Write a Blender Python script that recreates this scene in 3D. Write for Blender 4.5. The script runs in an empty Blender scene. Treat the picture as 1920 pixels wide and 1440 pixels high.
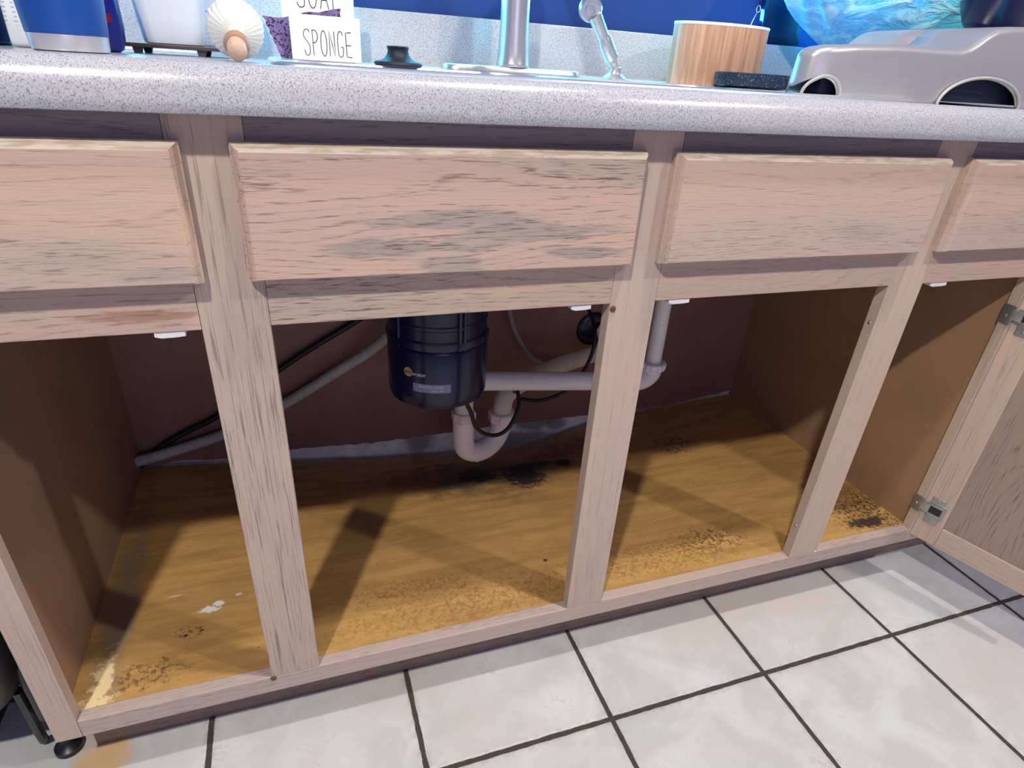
import bpy, bmesh, math, random
from math import sin, cos, pi, radians
from mathutils import Vector, Matrix, Euler

scene = bpy.context.scene
COL = scene.collection

# ------------------------------------------------------------------ camera
YAW, PITCH, ROLL = -0.3613, -0.5052, 0.0662
CAM = Vector((0.3725, -0.6503, 0.9278))
_fw = Vector((-sin(YAW)*cos(PITCH), cos(YAW)*cos(PITCH), sin(PITCH)))
_rt = Vector((cos(YAW), sin(YAW), 0)); _up = _rt.cross(_fw)
_r = _rt*cos(ROLL)+_up*sin(ROLL); _u = -_rt*sin(ROLL)+_up*cos(ROLL)
cd = bpy.data.cameras.new('camera'); cam = bpy.data.objects.new('camera', cd); COL.objects.link(cam)
cam.matrix_world = Matrix(((_r.x, _u.x, -_fw.x, CAM.x), (_r.y, _u.y, -_fw.y, CAM.y), (_r.z, _u.z, -_fw.z, CAM.z), (0, 0, 0, 1)))
cd.sensor_fit = 'HORIZONTAL'; cd.sensor_width = 36
cd.lens = 1145.29/1920*36
cd.shift_y = 38.66/1920
cd.clip_start = 0.02
scene.camera = cam

# ------------------------------------------------------------------ view, world, lamps
vs = scene.view_settings
vs.view_transform = 'Standard'; vs.look = 'None'; vs.gamma = 1; vs.use_curve_mapping = False
vs.exposure = -0.40
w = bpy.data.worlds.new('room_light'); scene.world = w; w.use_nodes = True
w.node_tree.nodes['Background'].inputs[0].default_value = (0.46, 0.40, 1.15, 1)
w.node_tree.nodes['Background'].inputs[1].default_value = 0.24

def lamp(name, kind, loc, power, color, size, rot=None, size_y=None):
    l = bpy.data.lights.new(name, kind); l.energy = power; l.color = color
    if kind == 'AREA':
        l.size = size
        if size_y: l.shape = 'RECTANGLE'; l.size_y = size_y
    else: l.shadow_soft_size = size
    o = bpy.data.objects.new(name, l); COL.objects.link(o); o.location = loc
    if rot: o.rotation_euler = rot
    return o
lamp('ceiling_lamp_light', 'POINT', (-0.26, -1.26, 2.44), 205, (1, 0.95, 0.87), 0.045)
lamp('ceiling_lamp_light', 'POINT', (2.15, -1.30, 2.44), 105, (1, 0.95, 0.87), 0.05)
lamp('sink_lamp_light', 'POINT', (1.05, -0.32, 2.44), 125, (1, 0.95, 0.88), 0.05)
lamp('added_fill_light', 'AREA', (0.6, -3.4, 1.15), 15, (0.74, 0.74, 1.0), 1.6, (radians(90), 0, 0), 1.1)  # unseen bluish fill, added to lift the shaded cabinet interior
lamp('led_strip_light', 'AREA', (0.50, 0.622, 1.052), 11, (0.08, 0.66, 1.0), 2.2, (radians(-82), 0, 0), 0.02)
lamp('led_strip_light', 'AREA', (1.60, 0.60, 1.12), 1.5, (0.08, 0.75, 1.0), 0.6, (radians(-80), 0, 0), 0.04)

# ------------------------------------------------------------------ node helpers
class NT:
    def __init__(s, name):
        s.m = bpy.data.materials.new(name); s.m.use_nodes = True
        s.t = s.m.node_tree; s.b = s.t.nodes['Principled BSDF']
        s.co = s.t.nodes.new('ShaderNodeTexCoord').outputs['Object']
    def set(s, sock, v):
        if hasattr(v, 'is_output') or isinstance(v, bpy.types.NodeSocket): s.t.links.new(v, sock)
        elif isinstance(v, (tuple, list)) and len(v) == 3 and sock.type == 'RGBA': sock.default_value = (*v, 1)
        else: sock.default_value = v
    def math(s, op, a, b=None, c=None, clamp=False):
        n = s.t.nodes.new('ShaderNodeMath'); n.operation = op; n.use_clamp = clamp
        for i, v in enumerate((a, b, c)):
            if v is not None: s.set(n.inputs[i], v)
        return n.outputs[0]
    def map(s, scale=(1, 1, 1), loc=(0, 0, 0), rot=(0, 0, 0), vec=None):
        n = s.t.nodes.new('ShaderNodeMapping'); s.set(n.inputs[0], vec or s.co)
        n.inputs['Location'].default_value = loc; n.inputs['Rotation'].default_value = rot; n.inputs['Scale'].default_value = scale
        return n.outputs[0]
    def noise(s, vec, scale=5, detail=3, rough=.5, dist=0):
        n = s.t.nodes.new('ShaderNodeTexNoise'); s.set(n.inputs['Vector'], vec)
        n.inputs['Scale'].default_value = scale; n.inputs['Detail'].default_value = detail
        n.inputs['Roughness'].default_value = rough; n.inputs['Distortion'].default_value = dist
        return n.outputs[0]
    def voro(s, vec, scale=5, feat='F1'):
        n = s.t.nodes.new('ShaderNodeTexVoronoi'); n.feature = feat; s.set(n.inputs['Vector'], vec); n.inputs['Scale'].default_value = scale
        return n.outputs[0]
    def sep(s, vec=None):
        n = s.t.nodes.new('ShaderNodeSeparateXYZ'); s.set(n.inputs[0], vec or s.co); return n.outputs
    def ramp(s, f, a, b, lo=0.0, hi=1.0):      # smooth map a..b to lo..hi
        n = s.t.nodes.new('ShaderNodeMapRange'); n.interpolation_type = 'SMOOTHSTEP'; n.clamp = True
        s.set(n.inputs[0], f); n.inputs[1].default_value = a; n.inputs[2].default_value = b
        n.inputs[3].default_value = lo; n.inputs[4].default_value = hi
        return n.outputs[0]
    def mix(s, f, a, b, mode='MIX'):
        n = s.t.nodes.new('ShaderNodeMix'); n.data_type = 'RGBA'; n.blend_type = mode
        s.set(n.inputs['Factor'], f); s.set(n.inputs[6], a); s.set(n.inputs[7], b)
        return n.outputs[2]
    def bump(s, h, strength=.3, dist=.001):
        n = s.t.nodes.new('ShaderNodeBump'); n.inputs['Strength'].default_value = strength; n.inputs['Distance'].default_value = dist
        s.set(n.inputs['Height'], h); s.t.links.new(n.outputs[0], s.b.inputs['Normal'])
    def out(s, col=None, rough=None, **kw):
        if col is not None: s.set(s.b.inputs['Base Color'], col)
        if rough is not None: s.set(s.b.inputs['Roughness'], rough)
        for k, v in kw.items(): s.set(s.b.inputs[k.replace('_', ' ')], v)
        return s.m
    def blob(s, x, y, cx, cy, rx, ry, nz, k=.6, soft=.35):
        """an irregular patch around (cx, cy)"""
        a = s.math('DIVIDE', s.math('SUBTRACT', x, cx), rx); b = s.math('DIVIDE', s.math('SUBTRACT', y, cy), ry)
        d = s.math('SQRT', s.math('ADD', s.math('MULTIPLY', a, a), s.math('MULTIPLY', b, b)))
        d = s.math('ADD', d, s.math('MULTIPLY', s.math('SUBTRACT', nz, .5), k*4))
        return s.ramp(d, 1+soft, 1-soft)

def plain(name, col, rough=.5, var=.06, scale=60, bump=0, **kw):
    n = NT(name); z = n.noise(n.co, scale, 3)
    c = n.mix(n.math('MULTIPLY', z, 1), tuple(max(0, c*(1-var)) for c in col), tuple(min(1, c*(1+var)) for c in col))
    if bump: n.bump(z, bump, .001)
    return n.out(c, rough, **kw)

def oak(name, axis, seed=0, light=(.57, .405, .31), dark=(.20, .145, .115), tan=(.58, .425, .30), grey=(.44, .355, .295), ring=150, amp=9, pore=1.0, wear=.5, marks=()):
    """pickled oak: growth rings running along `axis`, fine dark pores, worn greyish and tan patches"""
    n = NT(name); o = (seed*3.17, seed*1.31, seed*2.73)
    s1 = {'x': (.16, 1, 1), 'y': (1, .16, 1), 'z': (1, 1, .16)}[axis]
    sp = {'x': (34, 560, 560), 'y': (560, 34, 560), 'z': (480, 480, 13)}[axis]
    sf = {'x': (3, 90, 90), 'y': (90, 3, 90), 'z': (90, 90, 3)}[axis]
    v1 = n.map(s1, o)
    warp = n.noise(v1, 9, 2, .5)
    sx, sy, sz = n.sep()
    cross = {'x': sz, 'y': sx, 'z': sx}[axis]
    f = n.math('ADD', n.math('MULTIPLY', cross, ring), n.math('MULTIPLY', warp, ring*amp/100))
    f = n.math('ADD', f, n.math('MULTIPLY', n.noise(n.map(sf, o), 1, 3), 1.1))
    band = n.math('PINGPONG', f, 1.0)
    ringm = n.ramp(band, .35, .95)
    pores = n.ramp(n.noise(n.map(sp, o), 1, 3, .62), .50, .64)
    fine = n.noise(n.map(sf, (o[1], o[2], o[0])), 1, 4, .7)
    big = n.noise(n.map(s1, (o[2], o[0], o[1])), 5, 2)
    patch = n.ramp(n.noise(n.map(s1, (o[0]+5, o[1], o[2])), 11, 3), .5, .66)
    c = n.mix(n.ramp(big, .38, .62), light, tan)
    c = n.mix(n.math('MULTIPLY', n.ramp(fine, .35, .7), .35*wear+.1), c, grey)
    c = n.mix(n.math('MULTIPLY', patch, wear*.55), c, grey)
    for cx, cz, rx, rz, cc, al in marks:
        mk = n.math('MULTIPLY', n.blob(sx, sz, cx, cz, rx, rz, n.noise(n.map({'x': (12, 60, 90), 'y': (60, 12, 60), 'z': (90, 60, 12)}[axis]), 1, 5, .6), .8, .35), al)
        c = n.mix(mk, c, cc); patch = n.math('MAXIMUM', patch, mk)
    dm = n.math('MULTIPLY', pores, n.math('ADD', n.math('ADD', n.math('MULTIPLY', ringm, .55), .06), n.math('MULTIPLY', patch, .55)))
    c = n.mix(n.math('MULTIPLY', dm, pore, clamp=True), c, dark)
    line = n.math('MULTIPLY', n.ramp(band, .9, 1.0), n.ramp(n.noise(n.map(sf, (o[2]+3, 0, o[0])), .8, 2), .38, .55))
    c = n.mix(n.math('MULTIPLY', line, .42*pore, clamp=True), c, dark)
    n.bump(n.math('ADD', n.math('MULTIPLY', pores, -.6), n.math('MULTIPLY', fine, .5)), .25, .0006)
    return n.out(c, .55)

# ------------------------------------------------------------------ mesh helpers
def link(o, parent=None):
    COL.objects.link(o)
    if parent is not None:
        o.parent = parent
        base = Vector((0, 0, 0)); p = parent
        while p is not None: base += p.location; p = p.parent
        if not parent.get('_local'): o.location = -base
    return o
def bm_obj(name, bm, mats, parent=None, smooth=False, label=None):
    me = bpy.data.meshes.new(name); bmesh.ops.recalc_face_normals(bm, faces=bm.faces)
    bm.to_mesh(me); bm.free()
    for m in (mats if isinstance(mats, (list, tuple)) else [mats]): me.materials.append(m)
    if smooth:
        for p in me.polygons: p.use_smooth = True
        if smooth == 'auto':
            me.polygons.foreach_set('use_smooth', [True]*len(me.polygons))
            me.set_sharp_from_angle(angle=radians(35))
    o = bpy.data.objects.new(name, me); link(o, parent)
    if label: o['label'] = label
    return o
def thing(name, label, cat, loc, group=None):
    o = bpy.data.objects.new(name, None); o.empty_display_size = .02; COL.objects.link(o); o.location = loc
    o['label'] = label; o['category'] = cat
    if group: o['group'] = group
    return o
def tag(o, label, cat, group=None):
    o['label'] = label; o['category'] = cat
    if group: o['group'] = group
    return o
def box(bm, x0, x1, y0, y1, z0, z1, bev=0, seg=1, mi=0):
    b = bmesh.new()
    bmesh.ops.create_cube(b, size=1)
    for v in b.verts: v.co = Vector((x0+(v.co.x+.5)*(x1-x0), y0+(v.co.y+.5)*(y1-y0), z0+(v.co.z+.5)*(z1-z0)))
    if bev: bmesh.ops.bevel(b, geom=b.edges[:], offset=bev, segments=seg, affect='EDGES', profile=.6)
    for f in b.faces: f.material_index = mi
    me = bpy.data.meshes.new('t'); b.to_mesh(me); b.free(); bm.from_mesh(me); bpy.data.meshes.remove(me)
def boxo(name, d, mat, parent=None, bev=.0015, seg=2, **k):
    bm = bmesh.new(); box(bm, *d, bev=bev, seg=seg); return bm_obj(name, bm, mat, parent, **k)
def lathe(bm, prof, center=(0, 0, 0), axis=None, seg=48, mi=0, rot=0, wav=None):
    """profile [(r, h)] turned about `axis` (default z) through center"""
    q = Vector((0, 0, 1)).rotation_difference(Vector(axis)).to_matrix() if axis is not None else Matrix.Identity(3)
    rings = []
    for r, h in prof:
        ring = []
        for i in range(seg):
            a = 2*pi*i/seg+rot; rr = r*(1+(wav(a, h, r) if wav else 0))
            ring.append(bm.verts.new(q@Vector((rr*cos(a), rr*sin(a), h))+Vector(center)))
        rings.append(ring)
    for A, B in zip(rings, rings[1:]):
        for i in range(seg):
            f = bm.faces.new((A[i], A[(i+1) % seg], B[(i+1) % seg], B[i])); f.material_index = mi
    for R_, rad in ((rings[0], prof[0][0]), (rings[-1], prof[-1][0])):
        if rad > 1e-5: f = bm.faces.new(R_); f.material_index = mi
    bmesh.ops.remove_doubles(bm, verts=bm.verts, dist=1e-6)
def spline(pts, n=10):
    P = [Vector(p) for p in pts]; P = [P[0]*2-P[1]]+P+[P[-1]*2-P[-2]]; out = []
    for i in range(1, len(P)-2):
        for k in range(n):
            t = k/n; a, b, c, d = P[i-1:i+3]
            out.append(.5*((2*b)+(c-a)*t+(2*a-5*b+4*c-d)*t*t+(3*b-a-3*c+d)*t**3))
    out.append(P[-2]); return out
def tube(bm, pts, rad, seg=16, cap=True, radf=None, mi=0, squash=1):
    pts = [Vector(p) for p in pts]; n = len(pts); rings = []
    t0 = (pts[1]-pts[0]).normalized(); up = Vector((0, 0, 1)) if abs(t0.z) < .9 else Vector((0, 1, 0))
    nrm = (up-t0*up.dot(t0)).normalized()
    for i, p in enumerate(pts):
        t = (pts[min(i+1, n-1)]-pts[max(i-1, 0)]).normalized()
        nrm = (nrm-t*nrm.dot(t)).normalized(); bi = t.cross(nrm)
        r = radf(i/(n-1), i) if radf else rad
        rings.append([bm.verts.new(p+nrm*cos(2*pi*k/seg)*r*squash+bi*sin(2*pi*k/seg)*r) for k in range(seg)])
    for A, B in zip(rings, rings[1:]):
        for k in range(seg):
            f = bm.faces.new((A[k], A[(k+1) % seg], B[(k+1) % seg], B[k])); f.material_index = mi
    if cap:
        for R_ in (rings[0], rings[-1]): bm.faces.new(R_).material_index = mi
def tubeo(name, pts, rad, mat, parent=None, seg=16, n=10, **k):
    bm = bmesh.new(); tube(bm, spline(pts, n) if n else pts, rad, seg, **k); return bm_obj(name, bm, mat, parent, smooth='auto')
def prism(bm, poly, y0, y1, mi=0):
    """outline [(x, z)] given depth y0..y1"""
    A = [bm.verts.new((x, y0, z)) for x, z in poly]; B = [bm.verts.new((x, y1, z)) for x, z in poly]
    bm.faces.new(A); bm.faces.new(B[::-1])
    for i in range(len(poly)):
        j = (i+1) % len(poly); bm.faces.new((A[i], B[i], B[j], A[j]))
    for f in bm.faces: f.material_index = mi
def struct(o): o['kind'] = 'structure'; return o
def lerp_tab(tab, x):
    if x <= tab[0][0]: return tab[0][1]
    for (a, fa), (b, fb) in zip(tab, tab[1:]):
        if x <= b:
            t = (x-a)/(b-a); return fa+(fb-fa)*t
    return tab[-1][1]

# ------------------------------------------------------------------ materials
TX, TY, TP = 0.782, -0.1268, 0.3063
def mat_floor():
    n = NT('ceramic_tile'); x, y, z = n.sep()
    wob = n.math('MULTIPLY', n.math('SUBTRACT', n.noise(n.co, 45, 3, .6), .5), .004)
    def line(c, o):
        f = n.math('PINGPONG', n.math('ADD', n.math('SUBTRACT', c, o), 20*TP), TP/2)   # 0 on a joint
        return n.math('ADD', f, wob)
    d = n.math('MINIMUM', line(x, TX), line(y, TY))
    grout = n.ramp(d, .0048, .0036)
    cloud = n.noise(n.co, 9, 6, .62, .6); fine = n.noise(n.co, 90, 5, .7)
    c = n.mix(n.ramp(cloud, .35, .68), (.55, .56, .53), (.67, .68, .68))
    c = n.mix(n.ramp(n.noise(n.map((1, 1, 1), (3, 7, 1)), 3.5, 4), .42, .66), c, (.60, .56, .52))
    vein = n.ramp(n.math('ABSOLUTE', n.math('SUBTRACT', n.noise(n.map((1, 1, 1), (9, 2, 0)), 7, 5, .6, 1.2), .5)), .012, .0)
    c = n.mix(n.math('MULTIPLY', vein, n.ramp(cloud, .5, .7, 0, .38)), c, (.40, .36, .31))
    c = n.mix(n.ramp(fine, .66, .74, 0, .6), c, (.38, .36, .33))
    edge = n.ramp(d, .016, .004)
    c = n.mix(n.math('MULTIPLY', edge, n.ramp(fine, .45, .62, 0, .55)), c, (.42, .36, .32))
    # yellow residue near the cabinet's left end
    nz = n.noise(n.co, 26, 4, .6)
    c = n.mix(n.math('MULTIPLY', n.blob(x, y, .022, .012, .035, .075, nz, .5, .5), .75), c, (.72, .44, .14))
    c = n.mix(grout, c, n.mix(fine, (.035, .026, .02), (.085, .066, .052)))
    n.bump(n.math('ADD', n.math('MULTIPLY', n.ramp(d, .003, .009), 1), n.math('MULTIPLY', cloud, .5)), .35, .0022)
    return n.out(c, n.ramp(grout, 0, 1, .34, .85))
def mat_ply():
    """varnished plywood bottom with mould, drips and whitened rubbings"""
    n = NT('plywood_bottom'); x, y, z = n.sep()
    g = n.noise(n.map((2.2, 14, 14)), 3, 5, .65, .4); f = n.noise(n.co, 120, 5, .75); nz = n.noise(n.co, 22, 6, .68)
    c = n.mix(n.ramp(g, .3, .7), (.40, .225, .070), (.57, .335, .112))
    c = n.mix(n.ramp(n.noise(n.map((1, 1, 1), (4, 4, 1)), 6, 5, .6), .48, .7, 0, .5), c, (.38, .22, .085))
    c = n.mix(n.ramp(f, .60, .70, 0, .55), c, (.30, .16, .05))
    c = n.mix(n.ramp(f, .36, .26, 0, .4), c, (.85, .60, .22))
    nf = n.noise(n.co, 75, 6, .75); hf = n.noise(n.map((1, 1, 1), (2, 5, 0)), 150, 4, .7)
    def stain(L, col, a, k=.35, soft=.3, nn=nz, brk=None):
        nonlocal c
        for cx, cy, rx, ry in L:
            mk = n.blob(x, y, cx, cy, rx, ry, nn, k, soft)
            if brk: mk = n.math('MULTIPLY', mk, n.ramp(brk, .46, .58))
            c = n.mix(n.math('MULTIPLY', mk, a), c, col)
    stain([(.80, .46, .16, .09), (.70, .44, .10, .09), (.60, .46, .12, .06), (1.0, .50, .12, .05)], (.085, .06, .04), .5, .7, .6)
    stain([(.82, .415, .045, .05), (.93, .455, .022, .02), (.715, .45, .04, .035), (.84, .47, .07, .02)], (.012, .012, .022), .95, .7, .35, nf)
    stain([(1.45, .045, .045, .016)], (.02, .017, .02), .95, .9, .3, nf)
    stain([(1.45, .09, .075, .06), (1.505, .06, .025, .07), (1.09, .085, .06, .03), (1.22, .42, .05, .04)], (.075, .045, .03), .85, .6, .5, nf, hf)
    stain([(.155, .12, .020, .012), (.10, .055, .05, .022)], (.10, .06, .03), .8, 1.0, .6, nf, hf)
    stain([(.150, .115, .004, .0022), (.172, .119, .0035, .0018), (.75, .12, .004, .003)], (.05, .02, .02), .95, .2, .3)
    stain([(.62, .06, .22, .04), (1.0, .07, .16, .04), (.50, .12, .12, .02)], (.30, .15, .045), .75, .9, .5, nf, hf)
    stain([(.178, .160, .017, .006), (.192, .168, .008, .006)], (.80, .80, .78), .95, .8, .3, nf)
    stain([(.222, .182, .005, .003), (.125, .205, .012, .0015)], (.75, .6, .4), .8, .4, .3, nf)
    stain([(.048, .24, .020, .22), (.055, .14, .016, .10)], (.26, .19, .12), .65, .6, .7)
    stain([(.050, .055, .012, .05), (.046, .028, .02, .01)], (.78, .62, .34), .9, 1.0, .35, nf)
    spots = n.ramp(n.voro(n.map((1, 1, .2)), 34), .085, .05)
    c = n.mix(n.math('MULTIPLY', spots, n.ramp(nf, .52, .6)), c, (.12, .06, .03))
    n.bump(n.math('ADD', nf, n.math('MULTIPLY', f, .6)), .35, .0012)
    return n.out(c, .48)
def mat_lam():
    n = NT('speckled_laminate')
    m = n.map((1, 1, .75)); a = n.noise(m, 820, 3, .6); b = n.noise(n.map((1, 1, .7), (5, 5, 5)), 700, 4, .65); v = n.voro(m, 800)
    c = n.mix(n.ramp(b, .38, .62), (.385, .39, .425), (.47, .475, .51))
    c = n.mix(n.ramp(a, .55, .61, 0, .9), c, (.17, .17, .21))
    c = n.mix(n.ramp(v, .16, .08, 0, .3), c, (.74, .73, .72))
    c = n.mix(n.ramp(n.noise(n.co, 5, 2), .4, .7, 0, .2), c, (.62, .58, .52))
    n.bump(a, .12, .0005)
    return n.out(c, n.ramp(b, .3, .7, .20, .30))
def mat_wall():
    n = NT('blue_painted_plaster'); x, y, z = n.sep(); nz = n.noise(n.co, 30, 5, .65)
    bl = n.mix(n.noise(n.co, 4, 2), (.002, .026, .155), (.004, .045, .23))
    st = n.mix(n.ramp(nz, .4, .7), (.93, .92, .87), (.74, .72, .67))
    for cx, cz, rx, rz in ((.93, .10, .05, .022), (.99, .09, .03, .02), (.62, .09, .04, .03), (.86, .06, .12, .02)):
        st = n.mix(n.math('MULTIPLY', n.blob(x, z, cx, cz, rx, rz, nz, .4, .4), .75), st, (.14, .13, .12))
    c = n.mix(n.ramp(z, .93, .935), st, bl)
    n.bump(n.noise(n.co, 180, 3), .15, .001)
    return n.out(c, .7)
def mat_panel(name, a, b, seed=0, rough=.5):
    n = NT(name); o = (seed, seed*2, 0)
    g = n.noise(n.map((20, 20, 1.5), o), 4, 4, .6); f = n.noise(n.co, 9, 3)
    c = n.mix(g, a, b); c = n.mix(n.ramp(f, .4, .7, 0, .35), c, tuple(v*.75 for v in a))
    sp = n.ramp(n.voro(n.map((1, 1, 1), (seed, 1, 3)), 11), .035, .02)
    c = n.mix(n.math('MULTIPLY', sp, .8), c, (.05, .03, .02))
    n.bump(g, .1, .0006); return n.out(c, rough)
def metal(name, col, rough=.3, axis=None):
    n = NT(name); s = {'z': (600, 600, 6), 'x': (6, 600, 600), None: (40, 40, 40)}[axis]
    z = n.noise(n.map(s), 1, 3)
    return n.out(n.mix(z, tuple(c*.94 for c in col), col), n.ramp(z, .3, .7, rough*.95, rough*1.08), Metallic=.82)

m_tile = mat_floor(); m_ply = mat_ply(); m_lam = mat_lam(); m_wall = mat_wall()
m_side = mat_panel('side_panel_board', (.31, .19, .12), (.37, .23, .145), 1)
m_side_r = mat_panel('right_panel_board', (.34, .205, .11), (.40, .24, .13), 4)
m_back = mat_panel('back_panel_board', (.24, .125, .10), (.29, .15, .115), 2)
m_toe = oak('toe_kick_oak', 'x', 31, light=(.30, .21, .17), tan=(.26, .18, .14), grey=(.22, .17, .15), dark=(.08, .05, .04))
m_white = plain('white_plastic', (.82, .82, .80), .35)
m_pvc = plain('white_pvc', (.86, .85, .83), .32, .08, 40)
m_pvc_old = plain('aged_pvc', (.74, .70, .60), .42, .16, 50)
m_black = plain('black_rubber', (.012, .012, .016), .38, .3, 30)
m_navy = plain('dark_navy_plastic', (.0015, .006, .045), .22, .2, 12)
m_hose = plain('grey_hose', (.50, .50, .47), .5)
m_cable = plain('black_cable', (.008, .008, .014), .42)
m_steel = metal('brushed_steel', (.74, .74, .76), .3, 'z')
m_sink = metal('stainless_sink', (.80, .82, .84), .3, 'x')
m_nickel = metal('brushed_nickel', (.66, .64, .64), .3, 'z')
m_zinc = metal('zinc_hinge', (.40, .41, .38), .38)
m_rust = plain('rusty_screw', (.12, .05, .04), .5)
m_ceramic = plain('white_ceramic', (.86, .84, .80), .25, .03)
m_ink = plain('black_lettering', (.02, .02, .02), .6)

# ------------------------------------------------------------------ setting
struct(boxo('floor', (-1.6, 3.2, -2.4, .66, -.03, 0), m_tile, bev=0))
struct(boxo('wall_back', (-1.6, 3.2, .640, .72, 0, 2.6), m_wall, bev=0))

# ------------------------------------------------------------------ base cabinet
ZR, ZB, Z0, ZT = 0.6735, 0.1331, 0.1016, 0.876
T = .019
ST = [(0, .0309), (.2745, .3406), (.7414, .8064), (1.2071, 1.2754), (1.521, 1.572)]
cab = thing('base_cabinet', 'long pickled oak sink base cabinet with its doors removed and empty interior', 'cabinet', (0.78, .3, 0))
for i, (a, b) in enumerate(ST):
    z0 = Z0 if i in (0, 4) else ZB
    bm = bmesh.new(); box(bm, a, b, 0, T, z0, ZT-.0005, bev=.0012, seg=2)
    bm_obj('stile', bm, oak('oak_stile', 'z', 2+i*1.7, ring=120, amp=5, wear=[.5, .8, .55, .3, .3][i], pore=[.45, .75, .5, .3, .3][i],
           light=[(.53, .40, .33), (.55, .42, .32), (.55, .42, .34), (.52, .41, .35), (.48, .38, .33)][i], tan=(.56, .43, .32), grey=(.43, .36, .31)), cab)
for i in range(4):
    a, b = ST[i][1]+.0002, ST[i+1][0]-.0002
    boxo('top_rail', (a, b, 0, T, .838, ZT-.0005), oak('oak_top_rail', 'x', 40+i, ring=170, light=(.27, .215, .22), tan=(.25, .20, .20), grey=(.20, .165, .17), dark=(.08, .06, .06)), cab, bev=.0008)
    boxo('middle_rail', (a, b, 0, T, ZR, .7375), oak('oak_rail', 'x', 50+i*1.3, ring=260, amp=14, wear=.9, pore=1.2 if i < 2 else .6, marks=[(.225, .690, .045, .007, (.38, .20, .11), .8)] if i == 0 else (), grey=(.42, .37, .33)), cab, bev=.0012)
boxo('bottom_rail', (ST[0][1]+.0003, ST[4][0]-.0003, 0, T, Z0, ZB-.0002), oak('oak_bottom_rail', 'x', 61, ring=170, amp=6, light=(.50, .39, .34), tan=(.53, .40, .32), grey=(.43, .35, .32), wear=.6, pore=.55, dark=(.20, .12, .09)), cab, bev=.0015)
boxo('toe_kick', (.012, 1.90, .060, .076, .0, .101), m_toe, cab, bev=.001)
# the sagging plywood bottom
SAG = [(.0, .1300), (.03, .129), (.18, .113), (.32, .094), (.50, .0725), (.71, .057), (.86, .046), (.93, .052), (1.04, .082), (1.12, .098), (1.23, .112), (1.38, .124), (1.53, .131)]
def floor_z(x, y):
    e = sum(lerp_tab(SAG, x+dx) for dx in (-.05, -.025, 0, .025, .05))/5
    t = max(0, (y-.20)/.415)
    return .1312+(e-.1312)*t**1.6
bm = bmesh.new(); NX, NY = 90, 40
top = [[bm.verts.new((.0148+1.5136*i/NX, .0195+.597*j/NY-.004*abs(sin(i*1.7)*sin(i*.53))*(j == NY), floor_z(.0148+1.5136*i/NX, .0195+.597*j/NY))) for j in range(NY+1)] for i in range(NX+1)]
bot = [[bm.verts.new(v.co-Vector((0, 0, .010))) for v in r] for r in top]
for i in range(NX):
    for j in range(NY):
        bm.faces.new((top[i][j], top[i+1][j], top[i+1][j+1], top[i][j+1])); bm.faces.new((bot[i][j], bot[i][j+1], bot[i+1][j+1], bot[i+1][j]))
for i in range(NX):
    bm.faces.new((top[i][0], bot[i][0], bot[i+1][0], top[i+1][0])); bm.faces.new((top[i][NY], top[i+1][NY], bot[i+1][NY], bot[i][NY]))
for j in range(NY):
    bm.faces.new((top[0][j], top[0][j+1], bot[0][j+1], bot[0][j])); bm.faces.new((top[NX][j], bot[NX][j], bot[NX][j+1], top[NX][j+1]))
bm_obj('bottom_panel', bm, m_ply, cab, smooth='auto', label='sagging orange plywood bottom stained with black mould')
boxo('side_panel', (.0005, .0145, T, .625, .1018, ZT-.002), m_side, cab, bev=.0006)
boxo('side_panel', (1.529, 1.545, T, .625, .1018, ZT-.002), m_side_r, cab, bev=.0006)
# back panel with a ragged lower edge
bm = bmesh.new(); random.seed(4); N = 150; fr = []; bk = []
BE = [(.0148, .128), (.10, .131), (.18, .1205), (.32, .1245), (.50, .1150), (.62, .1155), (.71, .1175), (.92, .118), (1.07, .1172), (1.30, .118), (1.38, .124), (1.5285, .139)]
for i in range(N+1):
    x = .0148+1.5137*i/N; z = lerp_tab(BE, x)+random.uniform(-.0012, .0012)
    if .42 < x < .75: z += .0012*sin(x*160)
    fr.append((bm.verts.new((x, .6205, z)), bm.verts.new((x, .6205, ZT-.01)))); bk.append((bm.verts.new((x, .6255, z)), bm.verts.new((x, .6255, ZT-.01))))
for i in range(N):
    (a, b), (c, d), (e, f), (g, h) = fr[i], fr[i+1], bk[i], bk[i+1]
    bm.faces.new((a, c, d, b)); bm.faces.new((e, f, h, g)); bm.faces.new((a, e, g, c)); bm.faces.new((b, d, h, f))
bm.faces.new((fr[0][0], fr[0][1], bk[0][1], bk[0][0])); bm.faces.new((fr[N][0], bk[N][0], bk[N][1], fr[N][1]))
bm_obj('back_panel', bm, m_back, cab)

def panel_front(bm, x0, x1, z0, z1, yb, th, inset=.0075, lip=.008):
    """slab with a routed, sloping edge facing -y"""
    L = [(0, yb), (0, yb-lip), (.0012, yb-lip-.001), (inset*.55, yb-th+.0035), (inset*.92, yb-th+.0006), (inset, yb-th+.0004), (inset+.0008, yb-th)]
    rings = [[bm.verts.new(p) for p in ((x0+i, y, z0+i*.5), (x1-i, y, z0+i*.5), (x1-i, y, z1-i*.9), (x0+i, y, z1-i*.9))] for i, y in L]
    for A, B in zip(rings, rings[1:]):
        for k in range(4):
            f = bm.faces.new((A[k], A[(k+1) % 4], B[(k+1) % 4], B[k]))
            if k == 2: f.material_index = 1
    bm.faces.new(rings[0]); bm.faces.new(rings[-1])
def worn_lit_edge(seed):  # top bevels only: worn oak, with the light they catch in its colour
    n = NT('worn_lit_oak_edge'); a = n.noise(n.map((10, 60, 60), (seed, 0, 0)), 3, 4, .6)
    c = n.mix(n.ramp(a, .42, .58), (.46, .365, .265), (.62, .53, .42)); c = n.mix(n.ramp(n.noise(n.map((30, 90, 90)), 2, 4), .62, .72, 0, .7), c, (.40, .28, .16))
    return n.out(c, .5)
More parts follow.
